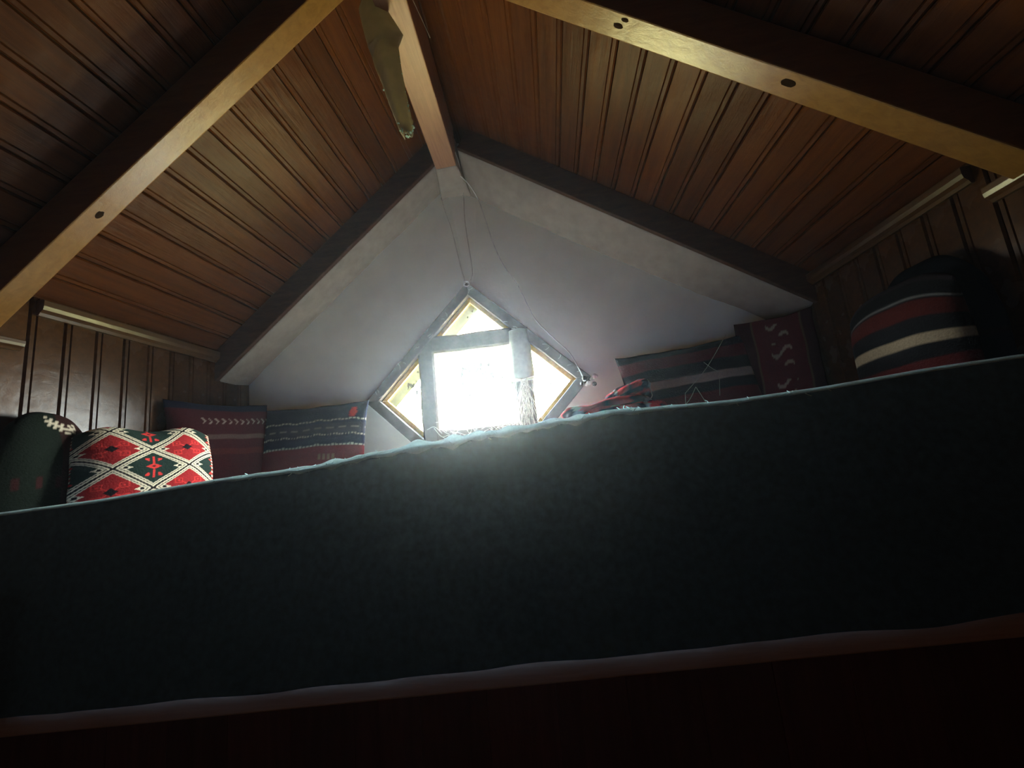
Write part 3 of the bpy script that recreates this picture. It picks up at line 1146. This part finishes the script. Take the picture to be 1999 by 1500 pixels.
o = link('frayed_tufts', mesh('frayed_tufts', *join_data(parts)), M['hem'], rag)
o.matrix_parent_inverse = Matrix.Translation(-Vector(rag.location))
o['kind'] = 'stuff'


# ------------------------------------------------------------------ cords, cable, cobwebs
def cord(name, pts, rad, mat, label, cat):
    v, f = tube_data(smooth_path(pts, 8), rad, 6)
    return tag(link(name, mesh(name, v, f), mat, smooth=True), label, cat)


yw = YG - 0.022
cord('hanging_cord', [(-0.500, yw - .01, 1.585), (-0.478, yw - .012, 1.48), (-0.450, yw - .01, 1.36), (-0.420, yw, 1.15), (-0.404, yw - .004, 1.06), (-0.396, yw - .008, 1.02)], 0.0026, M['cord'], 'thin pale cord hanging on the left down to the window tip', 'cord')
cord('hanging_cord', [(-0.352, 2.05, 1.70), (-0.345, 2.10, 1.665), (-0.352, 2.20, 1.63), (-0.362, yw - .01, 1.55), (-0.366, yw - .01, 1.39), (-0.350, yw - .004, 1.12), (-0.356, yw - .006, 1.05), (-0.386, yw - .010, 1.015)], 0.0026, M['cord'], 'thin pale cord looped from a nail on the ridge beam to the window tip', 'cord')
ring = [(-0.390 + 0.017 * math.cos(a), yw - 0.012, 1.012 + 0.017 * math.sin(a)) for a in [i * 2 * math.pi / 18 for i in range(19)]]
v, f = tube_data(ring, 0.0032, 6)
tag(link('hook_ring', mesh('hook_ring', v, f), M['cable'], smooth=True), 'small white ring at the top corner of the diamond window', 'ring')
cord('electric_cable', [(-0.345, 2.12, 1.60), (-0.31, 2.2, 1.59), (-0.275, yw, 1.54), (-0.255, yw, 1.46), (-0.208, yw, 1.235), (-0.165, yw, 1.10), (-0.10, yw - .004, 0.98), (-0.048, yw - .008, 0.83), (-0.01, yw - .012, 0.735), (0.07, yw - .020, 0.625), (0.150, yw - .022, 0.525), (0.190, yw - .022, 0.43), (0.205, yw - .020, 0.385)], 0.0034, M['cable'], 'thin white cable curving down the gable to the right corner of the window', 'cable')
cord('loose_thread', [(-0.325, 1.18, 1.66), (-0.305, 1.19, 1.60), (-0.285, 1.21, 1.545), (-0.268, 1.24, 1.50)], 0.0014, M['cord'], 'short white thread dangling right of the ridge beam', 'thread')

# beads tied on at the right corner
bd = empty('bead_bunch', (0.235, YG - 0.03, 0.36))
tag(bd, 'small bunch of dark and clear beads at the right corner of the window', 'beads')
for i in range(11):
    bm = bmesh.new()
    rr = random.uniform(0.008, 0.014)
    bmesh.ops.create_icosphere(bm, subdivisions=2, radius=rr)
    me = bpy.data.meshes.new('bead')
    bm.to_mesh(me)
    bm.free()
    o = link('bead', me, M['dark_metal'] if i % 2 else M['cable'], bd, smooth=True)
    o.location = (random.uniform(-0.045, 0.045), random.uniform(-0.028, -0.006), random.uniform(-0.022, 0.03))

# dry fibres and webs caught on the lower right of the frame and on the cushion
parts = []
top = Vector((-0.112, YG - 0.065, 0.405))
for i in range(46):
    ex = Vector((random.uniform(-0.19, -0.03), YG - random.uniform(0.02, 0.07), random.uniform(0.10, 0.24)))
    mid = top.lerp(ex, random.uniform(0.3, 0.6)) + Vector((random.uniform(-.02, .02), random.uniform(-.015, .01), random.uniform(-.02, .02)))
    parts.append(tube_data(smooth_path([top + Vector((random.uniform(-.02, .02), 0, random.uniform(-.02, .01))), mid, ex], 5), 0.0010, 4))
for i in range(70):
    x0 = random.uniform(-0.60, -0.10)
    p = Vector((x0, YG - random.uniform(0.02, 0.06), random.uniform(0.10, 0.18)))
    q = p + Vector((random.uniform(-.12, .12), random.uniform(-.02, .02), random.uniform(-.03, .05)))
    m_ = p.lerp(q, .5) + Vector((0, random.uniform(-.02, .01), random.uniform(-.03, .04)))
    parts.append(tube_data(smooth_path([p, m_, q], 5), 0.0009, 4))
for i in range(26):
    s = random.uniform(-0.6, 0.6)
    # along the upper frame edges
    p = Vector((cx + s, YG - 0.026, cz + HD - abs(s) - random.uniform(0.0, 0.07)))
    q = p + Vector((random.uniform(-.03, .03), -0.01, random.uniform(-.01, .04)))
    parts.append(tube_data([p, p.lerp(q, .5) + Vector((.006, -.004, 0)), q], 0.0009, 4))
web = link('straw_and_web', mesh('straw_and_web', *join_data(parts)), M['web'])
tag(web, 'tangle of dry pale fibres and web on the window frame', 'cobweb', kind='stuff')
parts = []
for a, b_, sag in (((0.83, 1.90, 0.44), (0.62, 1.93, 0.20), .02), ((0.62, 1.93, 0.20), (0.60, 1.90, 0.12), .0), ((0.66, 1.90, 0.22), (0.59, 1.88, 0.14), .01), ((0.66, 1.90, 0.22), (0.69, 1.88, 0.13), .0), ((0.77, 1.90, 0.27), (0.755, 1.90, 0.17), .0), ((0.72, 1.92, 0.33), (0.80, 1.92, 0.27), .01)):
    a, b_ = Vector(a) * 1.05, Vector(b_) * 1.05
    parts.append(tube_data(smooth_path([a, a.lerp(b_, .5) - Vector((0, 0, sag)), b_], 5), 0.0009, 4))
web2 = link('cobweb', mesh('cobweb', *join_data(parts)), M['web'])
tag(web2, 'few white cobweb strands in front of the beige-striped cushion', 'cobweb', kind='stuff')

# ------------------------------------------------------------------ haze volume added before the curtain to imitate lens glare round the window
hz, hnt, hb = new_mat('glare_haze')
hnt.nodes.remove(hb)
vol = nd(hnt, 'ShaderNodeVolumeScatter')
vol.inputs['Color'].default_value = (0.86, 0.94, 1.0, 1)
vol.inputs['Density'].default_value = 0.0145
vol.inputs['Anisotropy'].default_value = 0.91
hnt.links.new(vol.outputs[0], hnt.nodes['Material Output'].inputs['Volume'])
hz.cycles.homogeneous_volume = True
haze = prism_y('glare_haze', [(XL + 0.05, FLOOR + 0.02), (XR - 0.05, FLOOR + 0.02), (XR - 0.05, 0.52), (-0.345, 1.58), (-0.48, 1.58), (XL + 0.05, 0.48)], -1.4, 0.93, hz)
tag(haze, 'thin added haze imitating lens glare round the diamond window', 'haze', kind='stuff')
